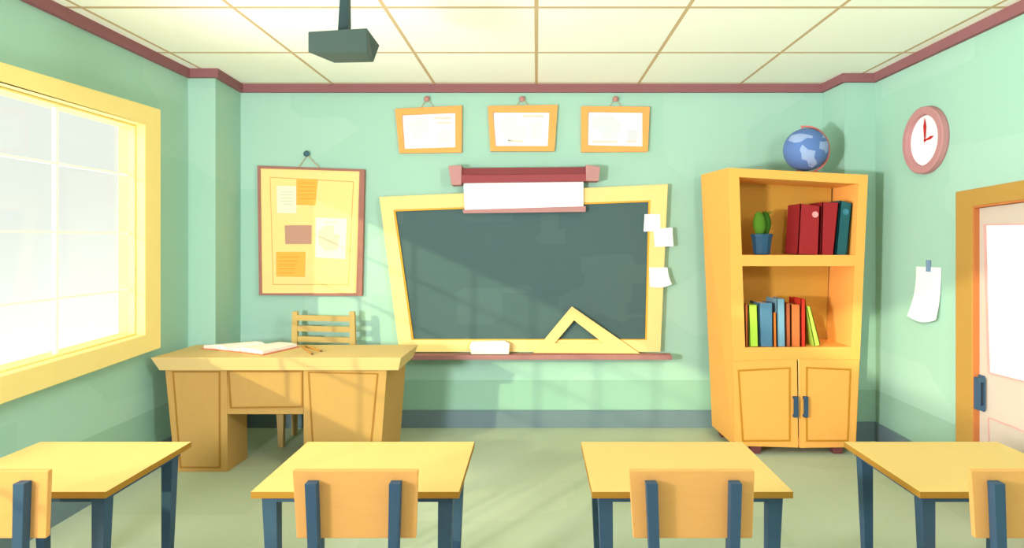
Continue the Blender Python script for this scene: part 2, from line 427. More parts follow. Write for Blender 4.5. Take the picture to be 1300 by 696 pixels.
# ================================================================ BACK WALL
# ---- chalkboard
BY = 5.80
t = thing('chalkboard', 'large green chalkboard with a crooked pale yellow frame on the back wall', 'chalkboard', (0, BACK, .72))
co = [P(481.5, 250, BY), P(848, 234, BY), P(838.5, 447, BY), P(507, 447, BY)]
ci = [P(499.5, 266.5, BY), P(826, 254.5, BY), P(821.5, 432, BY), P(523, 432, BY)]
part('frame', ring(bmesh.new(), co, ci, V(0, BACK-BY, 0)), M_BFRAME, t, .003)
ci2 = [P(502, 268.5, BY+.012), P(823.4, 256.5, BY+.012), P(819.3, 430.8, BY+.012), P(525, 430.8, BY+.012)]
part('frame_lip', ring(bmesh.new(), [p+V(0, .012, 0) for p in ci], ci2, V(0, .03, 0)), M_BINNER, t)
part('writing_surface', poly([p+V(0, .03, 0) for p in ci], V(0, .02, 0)), M_BOARD, t)
bm = loft(bmesh.new(), [P(505, 451, 5.70), P(847, 451.5, 5.70), P(850, 451, 5.712), P(505, 451, 5.712)],
          [P(505, 457.5, 5.70), P(850, 457.5, 5.70), P(852, 457.5, 5.712), P(505, 457.5, 5.712)])
bm.free()
ZT = HC-(451-VY)*5.70/F
x0, x1 = (508-VX)*5.7/F, (853-VX)*5.7/F
part('chalk_tray', box(x0, x1, 5.69, 5.806, ZT-.042, ZT), M_TRAY, t, .004)
# ---- eraser on the tray
t = thing('board_eraser', 'white block board eraser standing on the chalk tray', 'eraser', (-.42, 5.75, ZT))
Ye = 5.71
fp = [P(599, 434, Ye), P(641, 433, Ye), P(647, 437, Ye), P(646, 447.2, Ye), P(598, 447.2, Ye), P(596, 440, Ye)]
part('felt', poly([P(597.5, 446, Ye), P(646.3, 446, Ye), P(646, 450, Ye), P(598, 450, Ye)], V(0, .05, 0)), M_ERASF, t, .003)
part('body', poly([p-V(0, 0, .0) for p in fp], V(0, .05, 0)), M_ERAS, t, .006)
# ---- set square
so = [P(726, 388.5, 5.765), P(812.5, 448.3, 5.765), P(677, 447.6, 5.765)]
si = [P(728.8, 406, 5.765), P(766.5, 435.3, 5.765), P(704.3, 435, 5.765)]
dzs = ZT+.002-min(p.z for p in so)
o = link('set_square', ring(bmesh.new(), [p+V(0, 0, dzs) for p in so], [p+V(0, 0, dzs) for p in si], V(0, .016, 0)), M_SQ, None, .002)
tag(o, 'large yellow triangular set square leaning on the chalkboard bottom edge', 'set square')

# ---- projection screen
t = thing('projection_screen', 'pull-down white projection screen with maroon roller case above the chalkboard', 'screen', (-.1, BACK, 2.27))
bm = bmesh.new()
prof = lambda x, ya, yb, yc: [P(x, ya, 5.76), P(x, yb, 5.725), P(x, yc, 5.75), P(x, yc, BACK-.004)+V(0, 0, 0), P(x, ya, BACK-.004)]
def caseprof(x, ya, yb, yc):
    X = (x-VX)*5.74/F; z = lambda y: HC-(y-VY)*5.74/F
    return [V(X, 5.745, z(ya)), V(X, 5.725, z(yb)), V(X, 5.765, z(yc)), V(X, BACK-.003, z(yc)), V(X, BACK-.003, z(ya))]
loft(bm, caseprof(585, 213.5, 222, 232), caseprof(745, 212, 220.5, 230))
rc = part('roller_case', bm, M_CASED, t, .002)
lo = lambda x, a, b: [V((x-VX)*5.72/F, 5.712, HC-(a-VY)*5.72/F), V((x-VX)*5.72/F, 5.712, HC-(b-VY)*5.72/F), V((x-VX)*5.72/F, 5.76, HC-(b-VY)*5.72/F), V((x-VX)*5.72/F, 5.76, HC-(a-VY)*5.72/F)]
part('case_lip', loft(bmesh.new(), lo(585.8, 222.5, 232.2), lo(744.2, 221, 230.4)), M_MAROON, rc, .001)
for nm, pts in (('l', [(569, 210.5), (586, 210), (585.5, 234.5), (573, 235)]), ('r', [(744, 209), (762, 212), (760, 229.8), (744, 229.5)])):
    part('end_bracket', poly([P(a, b, 5.71) for a, b in pts], V(0, BACK-5.712, 0)), M_PINK, t, .003)
part('screen_fabric', poly([P(588.3, 231, 5.775), P(740.6, 228.5, 5.775), P(740.6, 264.5, 5.775), P(590, 268, 5.775)], V(0, .004, 0)), M_SCREEN, t)
part('bottom_bar', poly([P(587, 266.5, 5.768), P(743.8, 261.8, 5.768), P(743.5, 269, 5.768), P(588.5, 271, 5.768)], V(0, .02, 0)), M_PINK, t, .002)

# ---- sticky notes on the chalkboard frame
def note(name, pts, label, cat, Y, m=M_WHITE, th=.002, group=None):
    return tag(link(name, poly([P(a, b, Y) for a, b in pts], V(0, th, 0)), m), label, cat, group)
G = 'white notes stuck to the chalkboard frame'
note('sticky_note', [(818.3, 272), (838, 272), (838.8, 293), (817, 294.2)], 'topmost small white note on the right side of the yellow chalkboard frame', 'note', BY-.0035, group=G)
note('sticky_note', [(829.6, 290.8), (853.5, 289), (855, 312.8), (831.3, 313.6)], 'middle white note overhanging the right edge of the chalkboard frame', 'note', BY-.0065, group=G)
bm = bmesh.new(); rows = []
for i in range(7):
    v = i/6; row = []
    for j in range(6):
        u = j/5
        x = 824+u*23.5 + 1.2*v + 4.2*u*v**2.2; y = 339.7 + v*(24.4-.4*u) + (1.6*math.sin(u*math.pi)-2.6*u**3)*v
        row.append(P(x, y, BY-.003-.018*v**2.5*(.25+.75*u)))
    rows.append(row)
bm.free(); bm = sheet(rows, V(0, .0012, 0))
tag(link('sticky_note', bm, M_WHITE), 'lowest white note with a curled bottom edge on the chalkboard frame', 'note', G)

# ---- framed certificates
def printed(bm, shapes, Y, mi):
    for b_ in shapes:
        n0 = len(bm.faces)
        loft(bm, [P(a, c, Y) for a, c in b_], [P(a, c, Y+.0012) for a, c in b_])
        bm.faces.ensure_lookup_table()
        for f in bm.faces[n0:]: f.material_index = mi
def picture(name, label, out, inn, nail, bars, blots, k):
    Yf = 5.845
    t = thing(name, label, 'picture', (P(nail[0], out[2][1], BACK)), 'framed sheets in a row above the chalkboard')
    oo = [P(a, b, Yf) for a, b in out]; ii = [P(a, b, Yf) for a, b in inn]
    part('frame', ring(bmesh.new(), oo, ii, V(0, .033, 0)), M_PFR, t, .002)
    bm = poly([p+V(0, .02, 0) for p in ii], V(0, .006, 0))
    printed(bm, blots, Yf+.0192, 1)
    printed(bm, [((x0, y0), (x1, y0), (x1, y1), (x0, y1)) for x0, y0, x1, y1 in bars], Yf+.0192, 2)
    part('sheet', bm, [M_WHITE, M_INK, M_PINKINK], t)
    bm = bmesh.new()
    top = out[0][1]*.5+out[1][1]*.5
    nl = P(nail[0], nail[1], BACK-.02)
    tube(bm, [P(nail[0]-8, top+1, BACK-.012), nl+V(0, 0, .012), P(nail[0]+8.5, top+.5, BACK-.012)], .0035, 6)
    part('hanging_string', bm, M_STRING, t)
    n = link('nail', lathe(bmesh.new(), [(0, -.036), (.02, -.034), (.027, -.027), (.024, -.02), (.008, -.018), (.008, 0)],
                           P(nail[0], nail[1], BACK), 'Y', 16), M_NAILP, None, 0, True)
    tag(n, 'rose nail head holding the %s framed sheet above the chalkboard' % k, 'nail', 'rose nails of the framed sheets')
picture('framed_certificate', 'leftmost orange framed sheet above the chalkboard, tilted up to the right',
        [(501.5, 138), (586.5, 134), (586, 193.5), (507, 194.5)], [(510, 146), (578, 143), (578, 187), (513, 189)], (542.5, 126.5),
        [(551, 148.5, 573, 151.5), (555, 154.5, 573, 157.5)],
        [[(519, 154), (541, 150), (546, 163), (537, 170), (537, 176), (524, 177), (524, 168), (518, 164)], [(558, 166), (573, 166), (573, 182), (555, 183), (555, 176), (558, 176)]], 'leftmost')
picture('framed_certificate', 'middle orange framed sheet above the chalkboard, narrower at its bottom',
        [(619.5, 134.5), (708, 133), (704, 192), (622.5, 192)], [(625.5, 142.5), (697.5, 142.5), (695.5, 185.5), (629, 185.5)], (663, 126.5),
        [(664, 146, 690, 149), (645, 178, 664, 181)],
        [[(635, 151), (645, 147), (656, 150), (656, 159), (667, 162), (666, 176), (645, 179), (640, 171), (635, 168)], [(672, 156), (689, 153), (688, 176), (675, 178)]], 'middle')
picture('framed_certificate', 'rightmost orange framed sheet above the chalkboard, with large grey print',
        [(738, 134.8), (825, 135.5), (822.5, 192.5), (738, 193)], [(746.5, 142), (816, 142.8), (816, 186), (746, 184.5)], (781, 126.5),
        [(752, 178.5, 784, 181.5), (795, 178, 808, 181)],
        [[(752, 150), (767, 145), (778, 148), (788, 158), (786, 170), (781, 176), (764, 176), (764, 168), (752, 162)], [(796, 166), (804, 164), (810, 166), (810, 178), (796, 177)]], 'rightmost')

# ---- pin board with papers
Yb = 5.835
t = thing('pin_board', 'tall yellow pin board in a rose-brown frame hanging on the back wall by the corner', 'notice board', P(394, 375, BACK))
bo = [P(326.6, 210.3, Yb), P(462.8, 215.2, Yb), P(459.4, 376, Yb), P(328.6, 375, Yb)]
bi = [P(330.3, 213.7, Yb), P(456.3, 217.5, Yb), P(452.2, 372.3, Yb), P(332.2, 372.6, Yb)]
part('frame', ring(bmesh.new(), bo, bi, V(0, BACK-Yb-.003, 0)), M_BRFR, t, .002)
part('board', poly([p+V(0, .012, 0) for p in bi], V(0, .02, 0)), M_CORK, t)
Yl = Yb+.0115
l1 = [P(342.4, 224.7, Yl), P(449.3, 230.4, Yl), P(442.7, 362.3, Yl), P(346.4, 361.7, Yl)]
l2 = [P(343.3, 225.7, Yl), P(448.2, 231.4, Yl), P(441.8, 361.3, Yl), P(347.3, 360.7, Yl)]
part('border_line', ring(bmesh.new(), l1, l2, V(0, .002, 0)), M_CORKLINE, t)
bm = bmesh.new(); tube(bm, [P(379.5, 212, Yb+.02), P(390, 197, Yb+.02), P(405.5, 213, Yb+.02)], .0045, 6)
part('hanging_string', bm, M_STRING, t)
tag(link('nail', lathe(bmesh.new(), [(0, -.045), (.02, -.043), (.028, -.035), (.025, -.026), (.009, -.024), (.009, 0)], P(390.7, 195.8, BACK), 'Y', 16),
         M_NAILB, None, 0, True), 'slate blue nail head holding the yellow pin board', 'nail')
Yp = Yb+.008
def pinned(label, pts, m, ink, bars, blots=()):
    bm = poly([P(a, b, Yp) for a, b in pts], V(0, .002, 0))
    printed(bm, [((x0, y0), (x1, y0), (x1, y1), (x0, y1)) for x0, y0, x1, y1 in bars]+list(blots), Yp-.0006, 1)
    tag(link('pinned_paper', bm, [m, ink]), label, 'paper', 'papers on the pin board')
pinned('cream sheet with grey lines at the top left of the pin board', [(351.4, 236), (376, 236.5), (376.2, 271), (351.6, 270.3)], M_CREAM, M_CRINK,
       [(358, 243, 373, 244), (355, 247, 373, 248), (357, 251, 373, 252), (356, 255, 373, 256), (359, 259, 371, 260)])
pinned('orange lined note at the top of the pin board beside a cream sheet', [(376.4, 227), (403.4, 227.5), (400.4, 260.8), (376.3, 260)], M_ORN, M_ORNINK,
       [(379, y, 400, y+.8) for y in (232, 237, 242, 247, 252)])
pinned('small rose-brown card in the middle of the pin board', [(361.4, 286.2), (395.5, 286), (395.3, 310), (362.2, 310)], M_BRNP, M_BRNP, [(364, 289, 393, 290)])
pinned('large cream sheet with a beige figure on the right of the pin board', [(400.8, 276.4), (440.4, 277.6), (438.4, 329), (400.3, 327)], M_CREAM, M_CRINK,
       [(412, 281, 430, 283)], [[(405, 293), (412, 287), (424, 286), (424, 297), (432, 298), (428, 318), (412, 319), (404, 309)]])
pinned('orange note at the bottom left of the pin board', [(350.6, 320), (387.8, 320), (387, 351.8), (350.6, 351.2)], M_ORN, M_ORNINK,
       [(353, y, 380-(y-325)*.3, y+.8) for y in (326, 331, 336, 341, 346)])

# ================================================================ RIGHT WALL: clock, paper
cc = V(SIDE, 4.765, 2.505)
t = thing('wall_clock', 'round wall clock with a rose rim, white face and red hands on the right wall', 'clock', cc)
part('rim', lathe(bmesh.new(), [(.252, 0), (.256, -.012), (.252, -.045), (.243, -.052), (.20, -.052), (.193, -.047), (.190, -.012), (.190, 0)], cc, 'X', 64), M_CLOCK, t, 0, False)
part('clock_face', lathe(bmesh.new(), [(0, -.016), (.1915, -.016), (.1915, -.006), (0, -.006)], cc, 'X', 48), M_WHITE, t)
fx = SIDE-.022
def hand(tip_u, tip_v, wd, x):
    L = math.hypot(tip_u, tip_v); du, dv = tip_u/L, tip_v/L
    pts = [(-du*.025, -dv*.025), (du*L*.08-dv*wd*.4, dv*L*.08+du*wd*.4), (du*L*.62-dv*wd, dv*L*.62+du*wd), (tip_u, tip_v),
           (du*L*.62+dv*wd, dv*L*.62-du*wd), (du*L*.08+dv*wd*.4, dv*L*.08-du*wd*.4)]
    return poly([V(x, cc.y-a, cc.z+b) for a, b in pts], V(.002, 0, 0))
part('hour_hand', hand(.105, .018, .012, fx), M_REDH, t)
part('minute_hand', hand(0, .17, .015, fx-.004), M_REDH, t)
part('hand_pin', lathe(bmesh.new(), [(0, -.007), (.008, -.006), (.008, .006)], V(fx, cc.y, cc.z), 'X', 12), M_REDH, t)

bm = bmesh.new(); rows = []
for i in range(15):
    v = i/14; row = []
    for j in range(9):
        u = j/8
        lift = .004+.062*v**2.4*(1-.35*u)+.012*math.sin(u*math.pi)*v**2
        y = 4.905-.302*u+.015*v**2*(1-u)
        z = 1.545+.004*u-v*(.385+.03*math.sin(u*2.6))+.018*u**4*v
        row.append(V(SIDE-lift, y, z))
    rows.append(row)
bm.free(); bm = sheet(rows, V(.0012, 0, 0))
tag(link('hanging_paper', bm, M_WHITE), 'blank white sheet with a curling bottom taped to the right wall', 'paper')
tag(link('tape_strip', poly([V(SIDE-.009, 4.775, 1.60), V(SIDE-.009, 4.722, 1.60), V(SIDE-.009, 4.722, 1.512), V(SIDE-.009, 4.775, 1.512)], V(.003, 0, 0)), M_TAPE),
    'short blue strip of tape holding the white sheet on the right wall', 'tape')

# ================================================================ CEILING PROJECTOR
t = thing('ceiling_projector', 'slate grey projector hanging from the ceiling on a tapering pole', 'projector', (-.93, 3.1, H))
Ya, Yc = 2.98, 3.24
fa = [P(391, 40, Ya), P(466, 35.5, Ya), P(466.5, 66.5, Ya), P(391, 66.5, Ya)]
fb = [P(414, 62, Yc), P(482, 57.5, Yc), P(474, 79, Yc), P(424.5, 80, Yc)]
part('body', loft(bmesh.new(), fa, fb), M_PROJ, t, .004)
pt = P(437, 38, 3.1); pz = max(p.z for p in fa)
bm = taper(bmesh.new(), V(pt.x, 3.1, pz-.03), (.026, .03), V(pt.x+.012, 3.1, H-.012), (.014, .016))
part('pole', bm, M_PROJD, t, .002)
part('ceiling_plate', box(pt.x-.05, pt.x+.07, 3.04, 3.16, H-.014, H), M_PROJD, t, .003)
lc = P(441, 68, Yc+.0)
part('lens', lathe(bmesh.new(), [(.045, -.02), (.045, .03), (.038, .034), (.03, .02), (0, .014)], V(lc.x, Yc-.005, lc.z+.045), 'Y', 24), M_LENS, t, 0, True)

# ================================================================ CABINET
YF, YBK, YIN = 5.147, 5.70, 5.57
t = thing('bookcase_cabinet', 'tall orange cabinet with two open shelves above two panelled doors', 'cabinet', (2.1, 5.4, 0))
def back(p, X): return V(X, YBK, p.z)
def bl(z): return 1.489+(2.33-z)/(2.33-.06)*.10      # x of the back left edge
def br(z): return 2.66-(2.28-z)/2.2*.09              # x of the back right edge
ol = lambda y: 925+(y-213)/(566-213)*7
orr = lambda y: 1102-(y-222)/(568-222)*16
Lp = [P(925, 213, YF), P(938, 213.8, YF), P(946, 443, YF), P(948, 566.3, YF), P(932, 566, YF)]
Lb = [V(bl(Lp[0].z), YBK, Lp[0].z), V(Lp[1].x, YBK, Lp[1].z), V(Lp[2].x, YBK, Lp[2].z), V(Lp[3].x, YBK, Lp[3].z), V(bl(Lp[4].z), YBK, Lp[4].z)]
part('side_panel', loft(bmesh.new(), Lp, Lb), M_CAB, t)
Rp = [P(1088.5, 221.4, YF), P(1102, 222, YF), P(1086.5, 568, YF), P(1075, 568, YF), P(1080.5, 440, YF)]
Rb = [V(2.635, YBK, Rp[0].z), V(br(Rp[1].z), YBK, Rp[1].z), V(br(Rp[2].z), YBK, Rp[2].z), V(2.52, YBK, Rp[3].z), V(2.56, YBK, Rp[4].z)]
Rp[0] = P(1090.5, 221.4, YF)
part('side_panel', loft(bmesh.new(), Rp, Rb), M_CAB, t)
def slab(name, pts, y0, y1, m=M_CAB, bev=0):
    a = [P(x, y, YF) for x, y in pts]
    for p in a: p.y = y0
    b = [V(p.x, y1, p.z) for p in a]
    for p in b: p.x = min(p.x, 2.60)
    return part(name, loft(bmesh.new(), a, b), m, t, bev)
slab('top_panel', [(936.5, 213.7), (1091, 221.6), (1091, 233.6), (936.5, 224.6)], YF+.0005, YBK-.001)
slab('shelf', [(940, 324), (1088, 324), (1087, 338), (940, 338)], YF+.0005, YIN)
slab('shelf', [(944, 441.5), (1082, 440.5), (1082, 457), (944, 458.5)], YF+.0005, YIN)
slab('bottom_panel', [(944, 556), (1078, 556), (1078, 567.6), (944, 566.2)], YF+.0005, YIN)
# back panel
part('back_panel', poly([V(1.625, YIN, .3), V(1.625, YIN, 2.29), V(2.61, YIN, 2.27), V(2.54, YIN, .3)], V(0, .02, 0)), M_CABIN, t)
# doors
for pts, rg, hx in (([(931, 459.5), (1011.8, 456.3), (1013.6, 568.6), (933, 566.4)], [(936.5, 469.7), (1003.8, 466.3), (1003.8, 560.9), (942, 561.2)], 1008),
                    ([(1015.6, 456.2), (1091.2, 457.4), (1086.2, 568.2), (1016.2, 569)], [(1023.2, 465.9), (1081, 468.4), (1077.5, 561), (1023.2, 561)], 1020.7)):
    yd = YF-.02
    dr = part('cabinet_door', poly([P(a, b, yd) for a, b in pts], V(0, .0195, 0)), M_CAB, t, .003)
    cx = sum(a for a, b in rg)/4; cy = sum(b for a, b in rg)/4
    sh = lambda a, b, k: (cx+(a-cx)*(1-k/abs(a-cx)), cy+(b-cy)*(1-k/abs(b-cy)))
    part('panel_groove', ring(bmesh.new(), [P(a, b, yd-.003) for a, b in rg], [P(*sh(a, b, 2.3), yd-.003) for a, b in rg], V(0, .006, 0)), M_GROOVE, dr)
    hz0, hz1 = HC-(529-VY)*yd/F, HC-(503-VY)*yd/F; X = (hx-VX)*yd/F
    bm = box(X-.012, X+.022, yd-.032, yd-.022, hz0, hz1)
    box(X-.012, X+.022, yd-.023, yd+.001, hz0, hz0+.02, bm); box(X-.012, X+.022, yd-.023, yd+.001, hz1-.02, hz1, bm)
    part('handle', bm, M_BLUE, dr)
X = (1014-VX)*YF/F
part('door_stop', poly([P(1013.2, 456.5, YF-.004), P(1016.5, 456.5, YF-.004), P(1017, 568.5, YF-.004), P(1014.5, 568.5, YF-.004)], V(0, .004, 0)), M_BEAD, t)
for x, y in ((958, 5.19), (1061.2, 5.19), (919, 5.62), (1040, 5.62)):
    X = (x-VX)*y/F
    part('foot', taper(bmesh.new(), V(X, y, 0), (.034, .034), V(X, y, .075), (.044, .044)), M_FOOT, t, .003)

# ---- globe
GY = 5.36
gz_top = lambda X: 2.342-(X-1.571)/(2.71-1.571)*.058
gc = P(1022.8, 190.2, GY); R = 27*GY/F
bx = (1041-VX)*GY/F; tz = gz_top(bx)+.001
t = thing('desk_globe', 'blue desk globe on a rose stand on top of the cabinet', 'globe', (bx, GY, tz))
part('sphere', ball(bmesh.new(), gc, R, R, R, 48, 28), M_GLOBE, t, 0, True)
polys = [[(190, 155), (255, 150), (330, 175), (362, 188), (350, 215), (300, 208), (265, 232), (240, 250), (190, 250), (168, 228), (160, 200)],
         [(250, 278), (300, 335), (380, 352), (365, 410), (435, 478), (395, 518), (350, 500), (310, 450), (258, 430), (245, 370), (228, 335)],
         [(430, 250), (485, 250), (545, 230), (556, 260), (535, 280), (556, 300), (546, 345), (515, 376), (490, 345), (418, 325)],
         [(470, 205), (490, 168), (515, 172), (528, 195), (500, 205)]]
def land(pl, flip):
    bm = bmesh.new()
    pts = [V((980+a/8.7-1022.8)/27, 0, -(155+b/8.7-190.2)/27) for a, b in pl]
    # densify outline
    dense = []
    for i in range(len(pts)):
        a, b = pts[i], pts[(i+1) % len(pts)]
        for k in range(4): dense.append(a.lerp(b, k/4))
    c = sum(pts, V(0, 0, 0))/len(pts)
    f = bm.faces.new([bm.verts.new(p) for p in dense])
    bmesh.ops.triangulate(bm, faces=[f])
    for _ in range(2): bmesh.ops.subdivide_edges(bm, edges=bm.edges[:], cuts=1, use_grid_fill=True)
    for v in bm.verts:
        x, z = v.co.x, v.co.z; r = math.hypot(x, z)
        if r > .985: x, z = x/r*.985, z/r*.985; r = .985
        y = -math.sqrt(max(0, 1-r*r))
        q = V(x, y, z)
        if flip: q = V(q.x*-1, -q.y, q.z*-1)
        v.co = gc+q*(R*1.006)
    return bm
for fl in (0, 1):
    for pl in polys: part('continent', land(pl, fl), M_LAND, t)
bm = bmesh.new(); RA = R*1.13; pts = []
for k in range(25):
    a = math.radians(100-k*(100+112)/24)
    pts.append(gc+V(math.cos(a)*RA, 0, math.sin(a)*RA))
for p, q in zip(pts, pts[1:]):
    pass
inn = [gc+(p-gc)*(.93) for p in pts]
for i in range(len(pts)-1):
    loft(bm, [pts[i]+V(0, -.012, 0), pts[i+1]+V(0, -.012, 0), inn[i+1]+V(0, -.012, 0), inn[i]+V(0, -.012, 0)],
             [pts[i]+V(0, .012, 0), pts[i+1]+V(0, .012, 0), inn[i+1]+V(0, .012, 0), inn[i]+V(0, .012, 0)])
bmesh.ops.remove_doubles(bm, verts=bm.verts, dist=1e-5)
part('meridian_arc', bm, M_GARC, t)
dirp = V(math.cos(math.radians(100)), 0, math.sin(math.radians(100)))
part('axis_pin', tube(bmesh.new(), [gc+dirp*R*.9, gc+dirp*R*1.16], .006, 8), M_GARC, t)
dirq = V(math.cos(math.radians(-112)), 0, math.sin(math.radians(-112)))
sx = gc.x+.085
part('stem', tube(bmesh.new(), [V(sx, GY, gc.z-R*.99), V(sx+.012, GY, tz+.014)], [.012, .016], 10), M_GARC, t)
part('base', lathe(bmesh.new(), [(.0, .024), (.03, .022), (.075, .010), (.08, .003), (.08, 0)], V(sx+.012, GY, gz_top(sx)+.0035), 'Z', 32), M_GARC, t, 0, True)

# ---- cactus
ZS = HC-(324-VY)*YF/F
pc = V((967-VX)*5.30/F, 5.30, ZS+.002)
t = thing('potted_cactus', 'small two-padded cactus in a dark blue pot on the upper shelf', 'cactus', pc)
part('pot', lathe(bmesh.new(), [(.062, 0), (.070, .01), (.084, .145), (.091, .147), (.091, .172), (.083, .172), (.080, .158), (0, .155)], pc, 'Z', 10), M_POT, t)
part('soil', lathe(bmesh.new(), [(.079, .158), (.04, .163), (0, .165)], pc, 'Z', 10), M_SOIL, t)
def pad(c, rx, ry, rz, rot):
    bm = ball(bmesh.new(), V(0, 0, 0), 1, 1, 1, 32, 18)
    for v in bm.verts:
        a = math.atan2(v.co.y, v.co.x); k = 1+.035*math.cos(10*a)*(1-abs(v.co.z))
        v.co = V(v.co.x*k, v.co.y*k, v.co.z)
    bmesh.ops.transform(bm, matrix=Matrix.Translation(c) @ Matrix.Rotation(rot, 4, 'Y') @ Matrix.Diagonal((rx, ry, rz, 1)), verts=bm.verts)
    return bm
random.seed(7)
def spiny(c, rz, m1, m2):
    bm = pad(pc+c, .052, .036, .105, rz); n0 = len(bm.faces)
    for k in range(26):
        a = random.uniform(0, 6.28); h = random.uniform(-.6, .95); s = math.sqrt(1-h*h)
        n = V(s*math.cos(a), s*math.sin(a), h); q = pc+c+V(n.x*.050, n.y*.034, n.z*.103)
        tube(bm, [q, q+n*.016], [.0016, .0003], 4)
    bm.faces.ensure_lookup_table()
    for f in bm.faces[n0:]: f.material_index = 1
    return part('pad', bm, [m1, m2], t, 0, True)
p1 = spiny(V(-.028, -.02, .255), -.05, M_CACT, M_CACT2)
p2 = spiny(V(.035, .025, .255), .06, M_CACT2, M_CACT2)
bm = bmesh.new()
for dx_ in (-.012, .006, .024, .036):
    q = pc+V(.03+dx_, .01, .352-abs(dx_-.006)*.3); tube(bm, [q, q+V(dx_*.9, -.004, .024)], [.006, .0008], 6)
part('bud', bm, M_CACT2, p2)

# ---- binders on the upper shelf
def binder(label, pts, y0, m, dot=None, dotm=None, k=0):
    zmin = min(P(a, b, y0).z for a, b in pts[2:])
    sh_ = ZS+.002-zmin
    f = [P(a, b, y0)+V(0, 0, sh_) for a, b in pts]
    t = thing('ring_binder', label, 'binder', V(sum(p.x for p in f)/4, y0+.1, ZS), 'ring binders on the upper shelf')
    D = V(0, .26, 0)
    ux = (f[1]-f[0]).normalized()*.008; ub = (f[2]-f[3]).normalized()*.008
    bm = bmesh.new()
    loft(bm, [f[0], f[1], f[2], f[3]], [p+V(0, .01, 0) for p in f])                                     # spine
    loft(bm, [f[0], f[0]+ux, f[3]+ub, f[3]], [p+D for p in (f[0], f[0]+ux, f[3]+ub, f[3])])             # covers
    loft(bm, [f[1]-ux, f[1], f[2], f[2]-ub], [p+D for p in (f[1]-ux, f[1], f[2], f[2]-ub)])
    part('cover', bm, m, t)
    i = [f[0]+ux*1.2-V(0, 0, .02), f[1]-ux*1.2-V(0, 0, .02), f[2]-ub*1.2+V(0, 0, .01), f[3]+ub*1.2+V(0, 0, .01)]
    part('pages', poly([p+V(0, .012, 0) for p in i], V(0, .235, 0)), M_PAGES, t)
    if dot:
        part('finger_ring', lathe(bmesh.new(), [(.024, 0), (.026, -.004), (.018, -.005), (.006, -.002), (0, -.002)], P(dot[0], dot[1], y0)+V(0, 0, sh_), 'Y', 20), dotm, t)
MD1 = mat('ring_rose', (232, 160, 160), 1); MD2 = mat('ring_blue', (62, 128, 150), 1)
binder('left red ring binder with a pale ring on the spine on the upper shelf', [(1016.2, 259.3), (1041.5, 262.5), (1039.2, 324), (1012.5, 323)], 5.215, M_BRED, (1034.8, 273), MD1)
binder('red ring binder with a plain spine between another red one and a teal one', [(1044.2, 257.2), (1065.2, 258), (1058.6, 324), (1042.2, 324)], 5.215, M_BRED)
binder('teal ring binder at the right end of the upper shelf leaning left at the foot', [(1067.2, 255.2), (1081.8, 258.6), (1075.6, 324), (1061.0, 324)], 5.215, M_BTEAL, (1073.6, 269.5), MD2)

# ---- books on the lower shelf
ZL = HC-(441-VY)*YF/F
def book(label, pts, y0, dep, m, band=None):
    sh_ = ZL+.003-min(P(a, b, y0).z for a, b in pts)
    f = [P(a, b, y0)+V(0, 0, sh_) for a, b in pts]
    t = thing('book', label, 'book', V(sum(p.x for p in f)/4, y0+dep/2, ZL), 'books on the lower shelf')
    D = V(0, dep, 0); wdt = (f[1]-f[0]).length; th = min(.006, wdt*.2)
    ux = (f[1]-f[0]).normalized()*th; ub = (f[2]-f[3]).normalized()*th
    bm = bmesh.new()
    loft(bm, f, [p+V(0, .007, 0) for p in f])
    loft(bm, [f[0], f[0]+ux, f[3]+ub, f[3]], [p+D for p in (f[0], f[0]+ux, f[3]+ub, f[3])])
    loft(bm, [f[1]-ux, f[1], f[2], f[2]-ub], [p+D for p in (f[1]-ux, f[1], f[2], f[2]-ub)])
    part('cover', bm, m, t)
    up = (f[0]-f[3]).normalized()*.010
    i = [f[0]+ux*1.1-up, f[1]-ux*1.1-up, f[2]-ub*1.1+up*.6, f[3]+ub*1.1+up*.6]
    part('pages', poly([p+V(0, .009, 0) for p in i], V(0, dep-.02, 0)), M_PAGES, t)
bk = lambda n, c: mat(n, c, 1, var=.01)
book('narrow rust brown book at the left end of the lower shelf', [(945.6, 387), (949.9, 387.5), (949.9, 441), (946.6, 441)], 5.165, .20, bk('book_rust', (178, 92, 48)))
book('upright lime green book near the left end of the lower shelf', [(950.4, 388), (961.3, 388), (963, 440.5), (951.9, 440.5)], 5.165, .20, bk('book_lime', (178, 216, 74)))
book('thick steel blue book on the lower shelf', [(963.3, 384.6), (981, 385), (981.2, 440), (965, 440)], 5.165, .22, bk('book_steel', (82, 124, 152)))
book('short thin orange book between two blue books on the lower shelf', [(981.6, 397), (985.2, 397), (986, 440), (982, 440)], 5.165, .13, bk('book_orange', (216, 118, 52)))
book('tall pale blue book on the lower shelf', [(986.2, 379.8), (996.4, 379.8), (997.2, 440), (987, 440)], 5.165, .24, bk('book_pale_blue', (134, 180, 202)))
book('tall slate brown book between the pale blue and the orange-red books', [(997.4, 385), (1003.4, 385), (1003.8, 440), (998.0, 440)], 5.165, .18, bk('book_brown', (176, 92, 56)))
book('broad orange-red book on the lower shelf', [(1004.0, 387), (1016, 387), (1016.2, 440), (1004.4, 440)], 5.165, .20, bk('book_vermilion', (208, 112, 60)))
book('tall bright red book at the right end of the upright books', [(1016.6, 379.8), (1022.8, 379.8), (1022.8, 440), (1016.8, 440)], 5.165, .24, bk('book_red', (206, 54, 36)))
book('lime green book leaning on the red book at the right end of the lower shelf', [(1023.8, 388.2), (1028.8, 389.6), (1041.4, 437.6), (1034.4, 440)], 5.165, .20, bk('book_lime_leaning', (184, 220, 84)))

